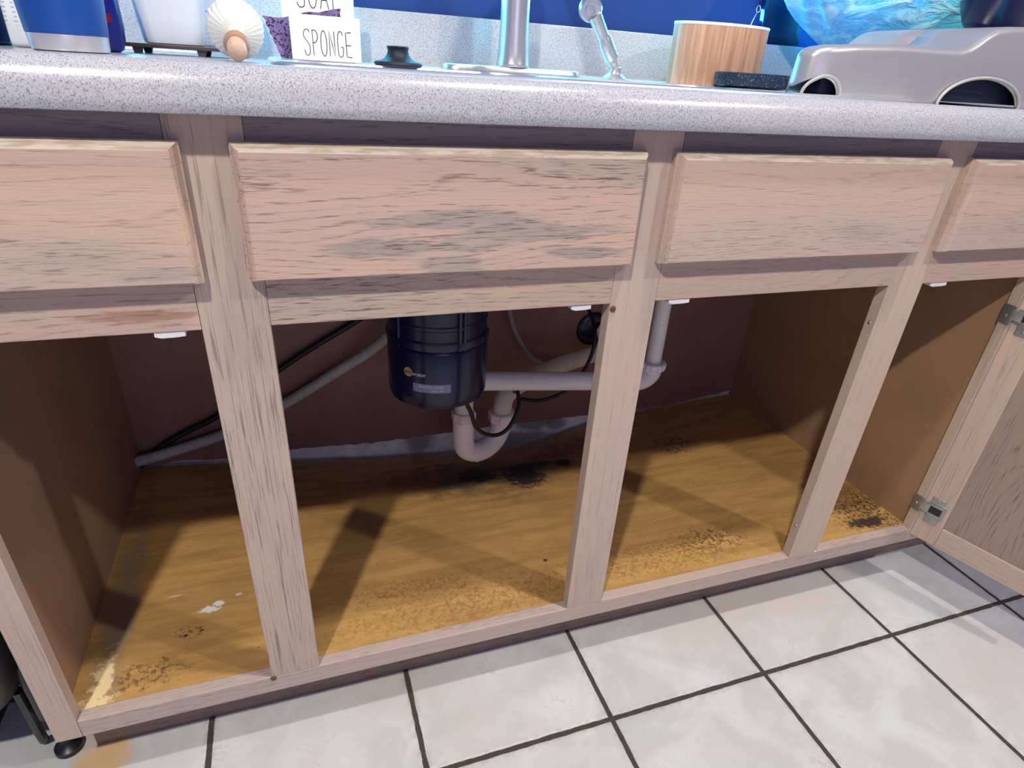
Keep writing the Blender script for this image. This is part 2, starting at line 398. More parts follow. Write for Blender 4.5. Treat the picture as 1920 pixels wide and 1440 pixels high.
GR = (.365, .315, .265)
DR = [(.0183, .2864, 1), (.3268, .7576, 2), (.7950, 1.2252, 3), (1.2663, 1.5335, 4)]
for x0, x1, k in DR:
    bm = bmesh.new(); panel_front(bm, x0, x1, .7250, .8540, -.0002, .0190)
    m = oak('oak_drawer_front', 'x', 70+k*5.3, marks=[(), ((.20, .760, .05, .012, GR, .25), (.25, .738, .03, .006, GR, .5)), ((.54, .783, .085, .011, GR, .9), (.47, .757, .065, .010, GR, .95), (.60, .768, .10, .014, GR, .8), (.53, .738, .035, .010, GR, .8), (.69, .745, .045, .006, GR, .9)), ((1.10, .76, .06, .01, GR, .35),), ()][k], ring=[0, 150, 190, 130, 130][k], amp=[0, 15, 18, 14, 12][k], wear=[0, .55, .75, .3, .35][k], pore=[0, .75, 1.3, .55, .5][k],
            light=[0, (.54, .40, .33), (.57, .40, .315), (.56, .42, .35), (.52, .385, .32)][k], tan=(.60, .43, .305), grey=(.42, .36, .30))
    bm_obj('drawer_front', bm, [m, worn_lit_edge(k)], cab)

# screws, holes, paint drips on the frame
for x, y, z, ax in ((.2765, -.0004, .1305, (0, -1, 0)), (.7458, -.0004, .6665, (0, -1, 0))):
    bm = bmesh.new(); lathe(bm, [(.0001, .0022), (.0028, .0019), (.0042, .0006), (.0042, 0)], (x, y, z), ax, 16); bm_obj('screw', bm, m_rust, cab, smooth='auto')
for z in (.6108, .2047):
    bm = bmesh.new(); lathe(bm, [(.0001, .0016), (.002, .0014), (.003, 0)], (1.2070, .0098, z), (-1, 0, 0), 16); bm_obj('screw', bm, m_zinc, cab, smooth='auto')
for x, z, a, b in ((.3292, .797, .0016, .0055), (1.2707, .1335, .0024, .0022)):
    bm = bmesh.new(); bmesh.ops.create_uvsphere(bm, u_segments=12, v_segments=8, radius=1)
    for v in bm.verts: v.co = Vector((x+v.co.x*a, -.0003+v.co.y*.0008-(.003 if x < 1 else 0), z+v.co.z*b))
    bm_obj('paint_drip', bm, m_white, cab, smooth=True)
# plastic door catches under the middle rail
for x0, x1 in ((.2300, .2585), (.6890, .7160), (.8285, .8600), (1.2960, 1.3300)):
    bm = bmesh.new(); prism(bm, [(x0, .6733), (x1, .6733), (x1, .6672), (x1-.010, .6668), (x0+.006, .6662), (x0, .6680)], .0015, .016)
    bmesh.ops.bevel(bm, geom=bm.edges[:], offset=.0006, segments=1, affect='EDGES'); bm_obj('door_catch', bm, m_white, cab)

# the open door at the right end
DX = 1.5245; ang = math.atan2(-.95616666, .29282301)
DW, DH, DT, SW = .270, .564, .019, .047
bm = bmesh.new()
box(bm, 0, SW, 0, DT, 0, DH, bev=.002, seg=2); box(bm, DW-SW, DW, 0, DT, 0, DH, bev=.002, seg=2)
m_dz = oak('oak_door_stile', 'z', 91, ring=130, amp=7, light=(.58, .43, .33), tan=(.60, .45, .32), wear=.35, pore=.5)
door = bm_obj('door', bm, m_dz, cab, label='oak door swung open on two metal hinges'); door['_local'] = 1
door.location = Vector((DX, -.0004, .122))-cab.location; door.rotation_euler = (0, 0, ang)
m_dx = oak('oak_door_rail', 'x', 93, ring=150, amp=9, light=(.55, .41, .33), tan=(.57, .43, .33), wear=.3, pore=.6)
for z0, z1 in ((0, .044), (DH-.044, DH)):
    bm = bmesh.new(); box(bm, SW+.0002, DW-SW-.0002, 0, DT, z0, z1, bev=.001, seg=2); bm_obj('door_rail', bm, m_dx, door)
bm = bmesh.new(); box(bm, SW-.004, DW-SW+.004, .006, .011, .040, DH-.040)
bm_obj('door_panel', bm, oak('oak_door_panel', 'z', 96.5, ring=260, amp=16, light=(.36, .27, .21), tan=(.33, .24, .185), grey=(.29, .23, .19), dark=(.12, .085, .065), wear=.7, pore=1.1), door, label='darker flat oak panel with strong grain')
def hinge(zc):
    bm = bmesh.new()
    # plate with cup on the door
    box(bm, .010, .040, -.0020, .0004, zc-.010, zc+.022, bev=.0016, seg=3)
    box(bm, .010, .034, -.0016, .0004, zc-.026, zc-.008, bev=.0014, seg=3)
    box(bm, .010, .034, -.0016, .0004, zc+.018, zc+.034, bev=.0014, seg=3)
    box(bm, .004, .036, -.0050, -.0015, zc-.006, zc-.002, bev=.001, seg=2)
    box(bm, .004, .036, -.0050, -.0015, zc+.014, zc+.018, bev=.001, seg=2)
    box(bm, .012, .034, -.0030, -.0019, zc-.002, zc+.014, mi=1)
    # arm that wraps round to the frame
    box(bm, -.005, .013, -.0060, -.0030, zc-.003, zc+.015, bev=.0012, seg=2, mi=2)
    for dz in (-.019, .027): lathe(bm, [(.0001, .0016), (.0022, .0012), (.003, 0)], (.022, -.0016, zc+dz), (0, -1, 0), 14)
    bm_obj('hinge', bm, [m_zinc, m_black, m_zinc], door, smooth='auto')
for zc in (.070, .478): hinge(zc)
for z in (.1975, .6045):   # hinge leaves screwed to the side of the end stile
    bm = bmesh.new(); box(bm, 1.5185, 1.5209, -.0012, .0200, z-.0165, z+.0165, bev=.001, seg=2)
    lathe(bm, [(.0001, .0016), (.0025, .0013), (.0034, 0)], (1.5186, .011, z-.002), (-1, 0, 0), 14)
    bm_obj('hinge_leaf', bm, m_zinc, cab, smooth='auto')

# ------------------------------------------------------------------ countertop with backsplash
PROF = [(-.026, .8765), (-.0290, .8772), (-.0302, .8795), (-.0303, .8865), (-.0292, .8950), (-.0268, .9030), (-.0228, .9100), (-.0170, .9146), (-.0100, .9164), (-.003, .9165), (.006, .9155), (.018, .9142), (.030, .9140)]
BACK = [(.592, .9140), (.5965, .9150), (.5985, .918), (.5990, .923), (.5990, .996), (.6000, .9995), (.6040, .9999), (.6180, .9999), (.6200, .9985), (.6200, .8765)]
ctop = thing('countertop', 'speckled grey laminate countertop with rounded front lip along the whole cabinet', 'countertop', (.9, .3, .876))
CX0, CX1 = -1.1, 2.25
bm = bmesh.new()
SX0, SX1, SY0, SY1 = .395, 1.205, .085, .55     # sink cut-out
def sweep(prof, x0, x1):
    A = [bm.verts.new((x0, y, z)) for y, z in prof]; B = [bm.verts.new((x1, y, z)) for y, z in prof]
    for i in range(len(prof)-1): bm.faces.new((A[i], B[i], B[i+1], A[i+1]))
    return A, B
front = PROF+[(SY0, .914), (SY0, .890), (0, .890), (-.026, .890)]
for prof in (PROF+[(SY0, .914), (SY0, .8765)],):
    A, B = sweep(prof+[prof[0]], CX0, CX1); bm.faces.new(A[:-1]); bm.faces.new(B[:-1][::-1])
for a, b, c, d in ((CX0, SX0, SY0, SY1), (SX1, CX1, SY0, SY1), (CX0, CX1, SY1, .592)): box(bm, a, b, c, d, .8765, .914)
bmesh.ops.remove_doubles(bm, verts=bm.verts, dist=1e-5)
bm_obj('worktop', bm, m_lam, ctop, smooth='auto')
bm = bmesh.new(); A, B = sweep(BACK+[(.592, .8765), BACK[0]], CX0, CX1); bm.faces.new(A[:-1]); bm.faces.new(B[:-1][::-1])
bm_obj('backsplash', bm, m_lam, ctop, smooth='auto')

# ------------------------------------------------------------------ sink, faucet, sprayer, stopper
def rrect(x0, x1, y0, y1, r, n=8):
    P = []
    for cx, cy, a0 in ((x1-r, y1-r, 0), (x0+r, y1-r, 90), (x0+r, y0+r, 180), (x1-r, y0+r, 270)):
        for k in range(n+1):
            a = radians(a0+90*k/n); P.append((cx+r*cos(a), cy+r*sin(a)))
    return P
sink = thing('sink', 'double bowl stainless steel sink dropped into the laminate worktop', 'sink', (.8, .31, .914))
bm = bmesh.new()
def loop(P, z): return [bm.verts.new((x, y, z)) for x, y in P]
def bridge(A, B):
    for k in range(len(A)): bm.faces.new((A[k], A[(k+1) % len(A)], B[(k+1) % len(B)], B[k]))
RX0, RX1, RY0, RY1 = .366, 1.240, .064, .572
ls = [loop(rrect(RX0, RX1, RY0, RY1, .045), .9142), loop(rrect(RX0+.001, RX1-.001, RY0+.001, RY1-.001, .044), .9170), loop(rrect(RX0+.004, RX1-.004, RY0+.004, RY1-.004, .042), .9188), loop(rrect(RX0+.010, RX1-.010, RY0+.010, RY1-.010, .038), .9186), loop(rrect(RX0+.016, RX1-.016, RY0+.016, RY1-.016, .034), .9172)]
for A, B in zip(ls, ls[1:]): bridge(A, B)
bowls = [(.405, .782, .098, .452), (.818, 1.130, .098, .452)]
# rim deck between outer bead and bowls, filled with a triangulated face with two holes
edges = []
def ring_edges(vs):
    return [bm.edges.get((vs[k], vs[(k+1) % len(vs)])) or bm.edges.new((vs[k], vs[(k+1) % len(vs)])) for k in range(len(vs))]
edges += ring_edges(ls[-1]); tops = []
for b in bowls:
    t = loop(rrect(*b, .06), .9168); tops.append(t); edges += ring_edges(t)
bmesh.ops.triangle_fill(bm, use_beauty=True, edges=edges)
bm_obj('rim', bm, m_sink, sink, smooth='auto')
for b in bowls:
    bm = bmesh.new(); x0, x1, y0, y1 = b
    L = [loop(rrect(x0+i, x1-i, y0+i, y1-i, .06), z) for i, z in ((-.0005, .9167), (.003, .912), (.005, .90), (.010, .78), (.020, .752), (.045, .742))]
    for A, B in zip(L, L[1:]): bridge(A, B)
    bm.faces.new(L[-1])
    lathe(bm, [(.055, .0), (.05, .001), (.042, .0012), (.038, -.004), (.0001, -.005)], ((x0+x1)/2, (y0+y1)/2+.02, .7425), None, 32)
    bm_obj('bowl', bm, m_sink, sink, smooth='auto')
fa = thing('faucet', 'tall brushed nickel kitchen faucet on a long deck plate behind the sink', 'faucet', (.768, .5, .917))
bm = bmesh.new(); P1 = rrect(.641, .893, .474, .526, .026)
L = []
for ins, z in ((0, .9172), (.0005, .921), (.003, .9248), (.007, .9262)):
    L.append([bm.verts.new((x+(.767-x)*ins/.13, y+(.5-y)*ins/.03, z)) for x, y in P1])
for A, B in zip(L, L[1:]): bridge(A, B)
bm.faces.new(L[-1]); bm.faces.new(L[0]); bm_obj('deck_plate', bm, m_nickel, fa, smooth='auto')
bm = bmesh.new(); lathe(bm, [(.0285, .9262), (.0290, .9285), (.0282, .9310), (.0268, .945), (.0255, .965), (.0243, .99), (.0237, 1.03), (.0232, 1.10), (.022, 1.13), (.014, 1.15)], (.7665, .5, 0), None, 48)
bm_obj('body', bm, m_nickel, fa, smooth='auto')
tubeo('spout', [(.7665, .5, 1.10), (.7665, .49, 1.18), (.7665, .44, 1.23), (.7665, .36, 1.23), (.7665, .30, 1.18), (.7665, .29, 1.13)], .014, m_nickel, fa, 20)
tubeo('lever', [(.7665, .51, 1.14), (.80, .53, 1.17), (.86, .545, 1.19)], .006, m_nickel, fa, 12)
sp = thing('side_sprayer', 'brushed nickel side spray leaning left in its socket to the right of the faucet', 'sprayer', (.966, .5, .918))
bm = bmesh.new(); lathe(bm, [(.0225, .9170), (.0228, .9190), (.0190, .9225), (.0135, .9265), (.0118, .932), (.0120, .9362), (.0100, .9375)], (.9655, .5, 0), None, 32); bm_obj('socket', bm, m_nickel, sp, smooth='auto')
a0 = Vector((.9640, .5, .9375)); a1 = Vector((.9060, .485, 1.0130)); ax = (a1-a0).normalized(); Ln = (a1-a0).length
bm = bmesh.new(); lathe(bm, [(.0085, -.002), (.0088, .010), (.0100, .013), (.0128, .016), (.0134, .020), (.0132, .045), (.0124, .052), (.0108, .056), (.0104, .060), (.0112, .070), (.0118, Ln)], a0, ax, 32); bm_obj('handle', bm, m_nickel, sp, smooth='auto')
hd = Vector((-.25, -.95, -.15)).normalized(); hc = a1+Vector((-.006, .006, .008))
bm = bmesh.new(); lathe(bm, [(.012, -.022), (.017, -.016), (.0198, -.006), (.0200, .004), (.0175, .008), (.0168, .0082), (.0160, .0060), (.0095, .0060), (.0090, .0085), (.0072, .0086), (.0068, .0060), (.0001, .0058)], hc, hd, 36); bm_obj('spray_head', bm, m_nickel, sp, smooth='auto')
bm = bmesh.new(); lathe(bm, [(.036, .9172), (.0385, .9195), (.0370, .9225), (.0280, .9245), (.0215, .9275), (.0175, .9330), (.0160, .9385), (.0165, .9410), (.0180, .9432), (.0165, .9450), (.0110, .9440), (.0001, .9442)], (.5635, .475, 0), None, 40)
tag(bm_obj('sink_stopper', bm, plain('black_rubber_stopper', (.006, .008, .022), .6), smooth='auto'), 'black rubber sink stopper with a round knob on the sink rim', 'stopper')

# ------------------------------------------------------------------ lettering helpers
GLY = {'S': [[(.95, .90), (.80, 1), (.35, 1), (.10, .88), (.10, .72), (.85, .42), (.92, .22), (.80, .04), (.35, 0), (.12, .12), (.10, .22)]],
       'P': [[(.15, 0), (.10, 1)], [(.02, .99), (.55, 1), (.88, .85), (.88, .68), (.55, .52), (.14, .50)]],
       'O': [[(.5 + .46*sin(a*pi/12), .5+.5*cos(a*pi/12)) for a in range(25)]],
       'N': [[(.08, 0), (.08, 1), (.90, 0), (.86, 1)]],
       'G': [[(.90, .86), (.70, 1), (.35, 1), (.12, .82), (.08, .45), (.15, .12), (.40, 0), (.72, .02), (.88, .15), (.90, .38), (.58, .40)]],
       'E': [[(.95, 1), (.10, .98), (.14, .02), (.98, 0)], [(.12, .48), (.85, .48)]],
       'A': [[(.02, 0), (.45, 1), (.95, 0)], [(.20, .38), (.80, .38)]]}
def letters(bm, word, x, z, wch, h, y, gap, r=.0004, M=None):
    for ch in word:
        for st in GLY[ch]:
            pts = [Vector((x+a*wch, y, z+b*h)) for a, b in st]
            pts = spline(pts, 6) if ch in 'SOG' else [p for a, b in zip(pts, pts[1:]) for p in (a, (a*.5+b*.5))]+[pts[-1]]
            if M: pts = [M@p for p in pts]
            tube(bm, pts, r, 6)
        x += wch+gap

# ------------------------------------------------------------------ things on the counter
sh = thing('sponge_holder', 'white ceramic sponge holder lettered SPONGE standing on the back of the sink', 'sponge holder', (.455, .49, .918))
fp = boxo('front_plate', (.4020, .5055, .4700, .4760, .9176, .9775), m_ceramic, sh, bev=.0025, seg=3, smooth='auto')
boxo('base_tray', (.4080, .5000, .4755, .5160, .9176, .9225), m_ceramic, sh, bev=.0015, smooth='auto')
bk_ = boxo('back_plate', (.3935, .5030, .5160, .5215, .9176, 1.0260), m_ceramic, sh, bev=.0025, seg=3, smooth='auto')
bm = bmesh.new(); letters(bm, 'SPONGE', .4205, .9245, .0094, .0335, .4699, .0029, .0006)
bm_obj('lettering', bm, m_ink, fp, label='thin black letters SPONGE')
bm = bmesh.new(); letters(bm, 'SOAP', .4170, .9885, .0130, .0300, .5159, .0045, .0006)
bm_obj('lettering', bm, m_ink, bk_, label='thin black letters SOAP')
def mat_sponge():
    n = NT('purple_sponge'); v = n.voro(n.co, 260); v2 = n.noise(n.co, 160, 4)
    c = n.mix(n.ramp(v, .22, .5), (.04, .025, .08), (.20, .135, .32)); n.bump(n.math('MULTIPLY', n.ramp(v, .15, .5), v2), 1, .004); return n.out(c, .9)
bm = bmesh.new(); nu, nv = 26, 10; G = {}
for s in (0, 1):
    for i in range(nu+1):
        for j in range(nv+1):
            u = i/nu; t = j/nv
            x = .3665+.112*u+(.020*(1-t)*(1-u)); zt = .972+.006*sin(u*pi*.9)-.004*sin(u*7)+.018*max(0, u-.72)/.28
            z = .9178+(zt-.9178)*t; y = .4850+.025*s+.004*sin(u*5)+.0016*sin(j*2.1+i)
            if s and (i in (0, nu) or j == nv): y -= .003
            G[s, i, j] = bm.verts.new((x+.0012*sin(j*3+i*1.3), y, z))
for s in (0, 1):
    for i in range(nu):
        for j in range(nv): bm.faces.new([G[s, i, j], G[s, i+1, j], G[s, i+1, j+1], G[s, i, j+1]])
for i in range(nu):
    for j in (0, nv): bm.faces.new([G[0, i, j], G[1, i, j], G[1, i+1, j], G[0, i+1, j]])
for j in range(nv):
    for i in (0, nu): bm.faces.new([G[0, i, j], G[0, i, j+1], G[1, i, j+1], G[1, i, j]])
tag(bm_obj('sponge', bm, mat_sponge(), smooth='auto'), 'porous purple sponge slotted into the white ceramic holder', 'sponge')

# dish brush lying with its wooden handle towards the room
br = thing('dish_brush', 'round dish brush with white bristles and a light wooden knob pointing outwards', 'brush', (.338, .24, .918))
bax = Vector((.02, -.93, -.30)).normalized(); bc = Vector((.3360, .238, .9440))
m_br = NT('white_bristles'); _v = m_br.noise(m_br.map((1, 1, 1)), 300, 4, .7)
m_br.bump(_v, .25, .001); m_bristle = m_br.out(m_br.mix(_v, (.62, .64, .58), (.86, .88, .82)), .8)
bm = bmesh.new()
fl = lambda a, h, r: .016*sin(a*30)*(1 if h > -.012 else .5)+.006*sin(a*47+1)+.012*sin(a*5)
lathe(bm, [(.030, -.020), (.0312, -.010), (.0290, .002), (.020, .008), (.0100, .012)], bc, bax, 120, wav=fl)
bm_obj('bristles', bm, m_bristle, br, smooth='auto')
m_wood = oak('light_brush_wood', 'y', 12, light=(.72, .50, .36), tan=(.66, .44, .30), pore=.3)
m_cream = plain('cream_wood', (.80, .70, .58), .45)
bm = bmesh.new(); lathe(bm, [(.0100, .010), (.0095, .022), (.0092, .034)], bc, bax, 32); bm_obj('neck', bm, m_cream, br, smooth='auto')
bm = bmesh.new(); lathe(bm, [(.0092, .034), (.0130, .037), (.0138, .043), (.0120, .047), (.0095, .048)], bc, bax, 32); bm_obj('collar', bm, plain('brown_collar', (.42, .24, .15), .5), br, smooth='auto')
bm = bmesh.new(); lathe(bm, [(.0100, .048), (.0104, .060), (.0095, .066), (.0070, .068), (.0001, .0685)], bc, bax, 32); bm_obj('knob', bm, m_wood, br, smooth='auto')

# tumbler
tm = thing('insulated_tumbler', 'blue insulated tumbler with bare steel foot at the front left of the counter', 'tumbler', (.175, .2, .914))
m_blue = plain('blue_powder_coat', (.003, .06, .30), .38, .08, 200)
bm = bmesh.new(); lathe(bm, [(.0320, .9141), (.0345, .9152), (.0352, .917), (.0362, .9295)], (.1750, .2, 0), None, 56); bm_obj('steel_foot', bm, m_steel, tm, smooth='auto')
bm = bmesh.new(); lathe(bm, [(.0355, .9293), (.0367, .9300), (.0390, .960), (.0420, 1.00), (.0440, 1.05), (.0430, 1.055), (.0001, 1.055)], (.1750, .2, 0), None, 56); bm_obj('cup', bm, m_blue, tm, smooth='auto')
# dark blue bottle with pink label corner
m_db = plain('dark_blue_plastic', (.003, .008, .18), .3)
bt = thing('soap_bottle', 'dark blue rounded bottle with a small pink label patch behind the tumbler', 'bottle', (.165, .34, .914))
bm = bmesh.new(); lathe(bm, [(.026, .9141), (.031, .917), (.0345, .926), (.036, .940), (.0355, .965), (.033, 1.0), (.028, 1.03), (.012, 1.045), (.011, 1.06), (.0001, 1.06)], (.1685, .34, 0), None, 40)
for v in bm.verts: v.co.y = .34+(v.co.y-.34)*.6
bm_obj('bottle_body', bm, m_db, bt, smooth='auto')
m_pink = plain('pink_label', (.75, .06, .16), .4)
bm = bmesh.new(); N = 8; rows = []
for k in range(N+1):
    a = radians(-72+30*k/N); rows.append([bm.verts.new((.1685+.0366*cos(a), .34+.0366*.6*sin(a), z)) for z in (.945, .955)])
for A, B in zip(rows, rows[1:]): bm.faces.new((A[0], B[0], B[1], A[1]))
bmesh.ops.solidify(bm, geom=bm.faces[:], thickness=.0004); bm_obj('label', bm, m_pink, bt, smooth=True)
# white bottle with small print at far left
n = NT('printed_white_label'); x, y, z = n.sep(); ln = n.ramp(n.math('PINGPONG', z, .0022), .0012, .0016); tx = n.ramp(n.noise(n.map((260, 20, 30)), 1, 2), .5, .56)
m_print = n.out(n.mix(n.math('MULTIPLY', n.math('MULTIPLY', ln, tx), n.ramp(z, .934, .937, 0, .7)), (.78, .82, .82), (.30, .36, .40)), .4)
bm = bmesh.new(); box(bm, .0950, .1500, .290, .330, .9142, 1.06, bev=.006, seg=4)
tag(bm_obj('white_carton', bm, m_print, smooth='auto'), 'white carton with lines of small print left of the blue tumbler', 'carton')
bm = bmesh.new(); lathe(bm, [(.030, .9141), (.034, .918), (.035, .95), (.034, 1.03), (.030, 1.04), (.0001, 1.04)], (.045, .36, 0), None, 32)
tag(bm_obj('dark_jar', bm, m_navy, smooth='auto'), 'dark navy jar at the far left edge of the counter', 'jar')
# little riser shelf with white tub on it
m_dkwood = plain('dark_stained_wood', (.055, .035, .04), .45, .3, 30)
rs = thing('riser_shelf', 'low dark wooden riser shelf on short legs under the white tub', 'shelf', (.26, .42, .914))
boxo('shelf_board', (.190, .318, .380, .480, .9215, .9262), m_dkwood, rs, bev=.001)
for x in (.2015, .2780):
    for y in (.383, .466):
        bm = bmesh.new(); prism(bm, [(x, .9215), (x+.012, .9215), (x+.0095, .9142), (x+.0015, .9142)], y, y+.010); bm_obj('leg', bm, m_dkwood, rs)
bm = bmesh.new(); P = []
ls = []
for r, z in ((-.004, .9264), (-.001, .9275), (0, .931), (.003, .955), (.0055, .99), (.007, 1.02)):
    ls.append([bm.verts.new((x, y, z)) for x, y in rrect(.2130-r, .2870+r, .392-r, .462+r, .018)])
for A, B in zip(ls, ls[1:]): bridge(A, B)
bm.faces.new(ls[0]); bm.faces.new(ls[-1])
tag(bm_obj('plastic_tub', bm, plain('milky_plastic', (.66, .71, .77), .3, .03), smooth='auto'), 'white rounded plastic tub standing on the dark riser shelf', 'tub')
n = NT('printed_packet'); x, y, z = n.sep(); ln = n.ramp(n.math('PINGPONG', z, .0028), .0012, .0018); tx = n.ramp(n.noise(n.map((200, 20, 60)), 1, 3), .48, .58)
m_pack = n.out(n.mix(n.math('MULTIPLY', ln, tx), (.72, .76, .82), (.42, .45, .58)), .35)
bm = bmesh.new(); box(bm, .2520, .3400, .492, .520, .9265, 1.03, bev=.004, seg=3)
for v in bm.verts: v.co.y += .004*sin(v.co.z*90+v.co.x*50)
tag(bm_obj('printed_packet', bm, m_pack, smooth='auto'), 'pale packet covered in fine print behind the white tub', 'packet')

# bamboo pot, black dish
bp = thing('bamboo_canister', 'oval bamboo wrapped canister with a pale rim by the backsplash', 'canister', (1.15, .49, .914))
def mat_bam():
    n = NT('bamboo_veneer'); a = n.noise(n.map((38, 38, 2)), 3, 3, .6); b = n.noise(n.map((220, 220, 6)), 2, 3)
    x, y, z = n.sep(); s = n.ramp(n.math('PINGPONG', x, .011), .0004, .0)
    c = n.mix(n.ramp(a, .35, .65), (.44, .225, .125), (.66, .40, .26)); c = n.mix(n.math('MULTIPLY', b, .5), c, (.55, .33, .22)); c = n.mix(n.math('MULTIPLY', s, .5), c, (.25, .12, .07)); return n.out(c, .42)
def oval(bm, prof, c, ry, seg=64):
    lathe(bm, prof, c, None, seg)
    for v in bm.verts: v.co.y = c[1]+(v.co.y-c[1])*ry
bm = bmesh.new(); oval(bm, [(.097, .9142), (.0985, .916), (.0985, 1.0135), (.094, 1.0135), (.094, .925), (.0001, .925)], (1.1760, .495, 0), .55); bm_obj('body', bm, mat_bam(), bp, smooth='auto')
bm = bmesh.new(); oval(bm, [(.0935, 1.0130), (.0990, 1.0130), (.0995, 1.0160), (.0985, 1.0175), (.0940, 1.0175), (.0930, 1.0160)], (1.1760, .495, 0), .55)
bm_obj('rim', bm, plain('pale_rim', (.72, .80, .84), .3), bp, smooth='auto')
bm = bmesh.new(); tube(bm, [(1.205, .500, .9255), (1.2420, .490, 1.0420)], .0007, 8)
tube(bm, [Vector((1.2440, .490, 1.0480))+Vector((.0042*cos(a*pi/8), 0, .0055*sin(a*pi/8))) for a in range(17)], .0006, 8)
tag(bm_obj('straw_brush', bm, m_steel, smooth='auto'), 'thin wire stem with a loop sticking out of the bamboo canister', 'straw brush')
n = NT('speckled_black_stone'); f = n.noise(n.co, 420, 3); m_gran = n.out(n.mix(n.ramp(f, .60, .68), (.012, .020, .045), (.22, .32, .42)), .3)
bm = bmesh.new(); oval(bm, [(.079, .9192), (.085, .921), (.087, .930), (.0875, .9395), (.085, .9412), (.081, .9395), (.076, .926), (.0001, .925)], (1.2050, .400, 0), .55)
tag(bm_obj('stone_dish', bm, m_gran, smooth='auto'), 'low oval black speckled dish in front of the bamboo canister', 'dish')

# pet feeder
pf = thing('pet_feeder', 'silver plastic raised pet feeder with arched cut-outs at the right of the counter', 'pet feeder', (1.35, .2, .915))
n = NT('silver_plastic'); _z = n.noise(n.co, 400, 2); m_silver = n.out(n.mix(_z, (.46, .45, .46), (.54, .53, .54)), .33, Metallic=.55)
def arc(cx, rx, zb, hz, k=14): return [(cx+rx*cos(pi*i/k), zb+hz*sin(pi*i/k)) for i in range(k, -1, -1)]
m_lip = plain('pale_silver_plastic', (.40, .39, .385), .4)
m_dkin = plain('feeder_shade_fill', (.004, .008, .03), .6)
def topz(x):
    T_ = [(1.03, .966), (1.05, .970), (1.075, .976), (1.12, .9805), (1.20, .985), (1.29, .9862), (1.32, .9870), (1.335, .9905), (1.350, .9975), (1.368, 1.0090), (1.385, 1.0165), (1.41, 1.0215), (1.46, 1.0245), (1.70, 1.030)]
    return (lerp_tab(T_, x-.004)+lerp_tab(T_, x)+lerp_tab(T_, x+.004))/3
def botz(x, y):
    if y > .2 or (y > .13 and x > 1.06): return .9172
    for cx, rx, hz in ((1.0770, .0285, .0215), (1.380, .085, .0370)):
        if abs(x-cx) < rx: return (.9172 if x < 1.245 else .9144)+hz*math.sqrt(max(0, 1-((x-cx)/rx)**2))
    return .9172 if x < 1.245 else .9144
_sp = spline([(1.70, .40, 0), (1.55, .40, 0), (1.42, .395, 0), (1.33, .365, 0), (1.24, .290, 0), (1.15, .215, 0), (1.085, .170, 0), (1.053, .142, 0), (1.058, .117, 0), (1.080, .104, 0), (1.11, .0995, 0), (1.16, .099, 0), (1.26, .100, 0), (1.40, .100, 0), (1.55, .100, 0), (1.70, .100, 0)], 60)
path = [(p.x, p.y) for p in _sp]
bm = bmesh.new(); cols = []
for i, (x, y) in enumerate(path):
    a, b = path[max(0, i-1)], path[min(len(path)-1, i+1)]
    nx, ny = b[1]-a[1], -(b[0]-a[0]); l = math.hypot(nx, ny); nx, ny = nx/l, ny/l      # outward
    if i > 560 and ny > 0: nx, ny = -nx, -ny
    zt, zb = topz(x), botz(x, y); R_ = .010; co = []
    for t in (0, .12, .3, .5, .7, .85, 1):
        z = zb+(zt-R_-zb)*t; ins = .10*(z-.917)+.004*max(0, (z-.95)/.07)**2
        co.append((x-nx*ins, y-ny*ins, z))
    bx, by, _ = co[-1]
    for k in range(1, 7):
        q = k*pi/12; co.append((bx-nx*R_*(1-cos(q)), by-ny*R_*(1-cos(q)), zt-R_+R_*sin(q)))
    ex, ey, ez = co[-1]; sx_ = max(x, 1.14); sy_ = lerp_tab([(1.14, .155), (1.25, .19), (1.40, .245), (1.7, .25)], sx_)
    for t in (.3, .65, 1): co.append((ex+(sx_-ex)*t, ey+(sy_-ey)*t, topz(ex+(sx_-ex)*t)))
    cols.append([bm.verts.new(c) for c in co])
for A, B in zip(cols, cols[1:]):
    for k in range(len(A)-1): bm.faces.new((A[k], B[k], B[k+1], A[k+1]))
bmesh.ops.remove_doubles(bm, verts=bm.verts, dist=1e-5)
o = bm_obj('feeder_body', bm, m_silver, pf, smooth='auto')
md = o.modifiers.new('thickness', 'SOLIDIFY'); md.thickness = .003; md.offset = -1
# raised lips round the arches
for cx, rx, zb, hz in ((1.0770, .0300, .9175, .0230), (1.380, .0865, .9146, .0385)):
    bm = bmesh.new(); tube(bm, [(x, .0975+(0 if x > 1.06 else (1.06-x)*.5), z) for x, z in arc(cx, rx, zb, hz, 28)], .0023, 10)
    bm_obj('arch_lip', bm, m_lip, pf, smooth='auto')
bm = bmesh.new(); TR = [(1.088, .118), (1.66, .118), (1.66, .36), (1.42, .36), (1.34, .33)]  # near-black block standing in for the shade inside the hollow feeder
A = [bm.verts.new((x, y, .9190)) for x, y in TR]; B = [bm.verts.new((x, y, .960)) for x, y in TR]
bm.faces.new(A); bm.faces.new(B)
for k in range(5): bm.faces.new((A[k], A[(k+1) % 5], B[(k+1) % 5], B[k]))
bm_obj('inner_shade_block', bm, m_dkin, pf, label='dark filler for the shade inside the feeder seen through its arches')
bm = bmesh.new(); lathe(bm, [(.085, 1.020), (.100, 1.034), (.116, 1.068), (.114, 1.070), (.096, 1.040), (.08, 1.030), (.0001, 1.030)], (1.62, .24, .006), None, 56)
tag(bm_obj('pet_bowl', bm, m_navy, smooth='auto'), 'dark navy bowl on the higher step of the silver feeder', 'bowl')

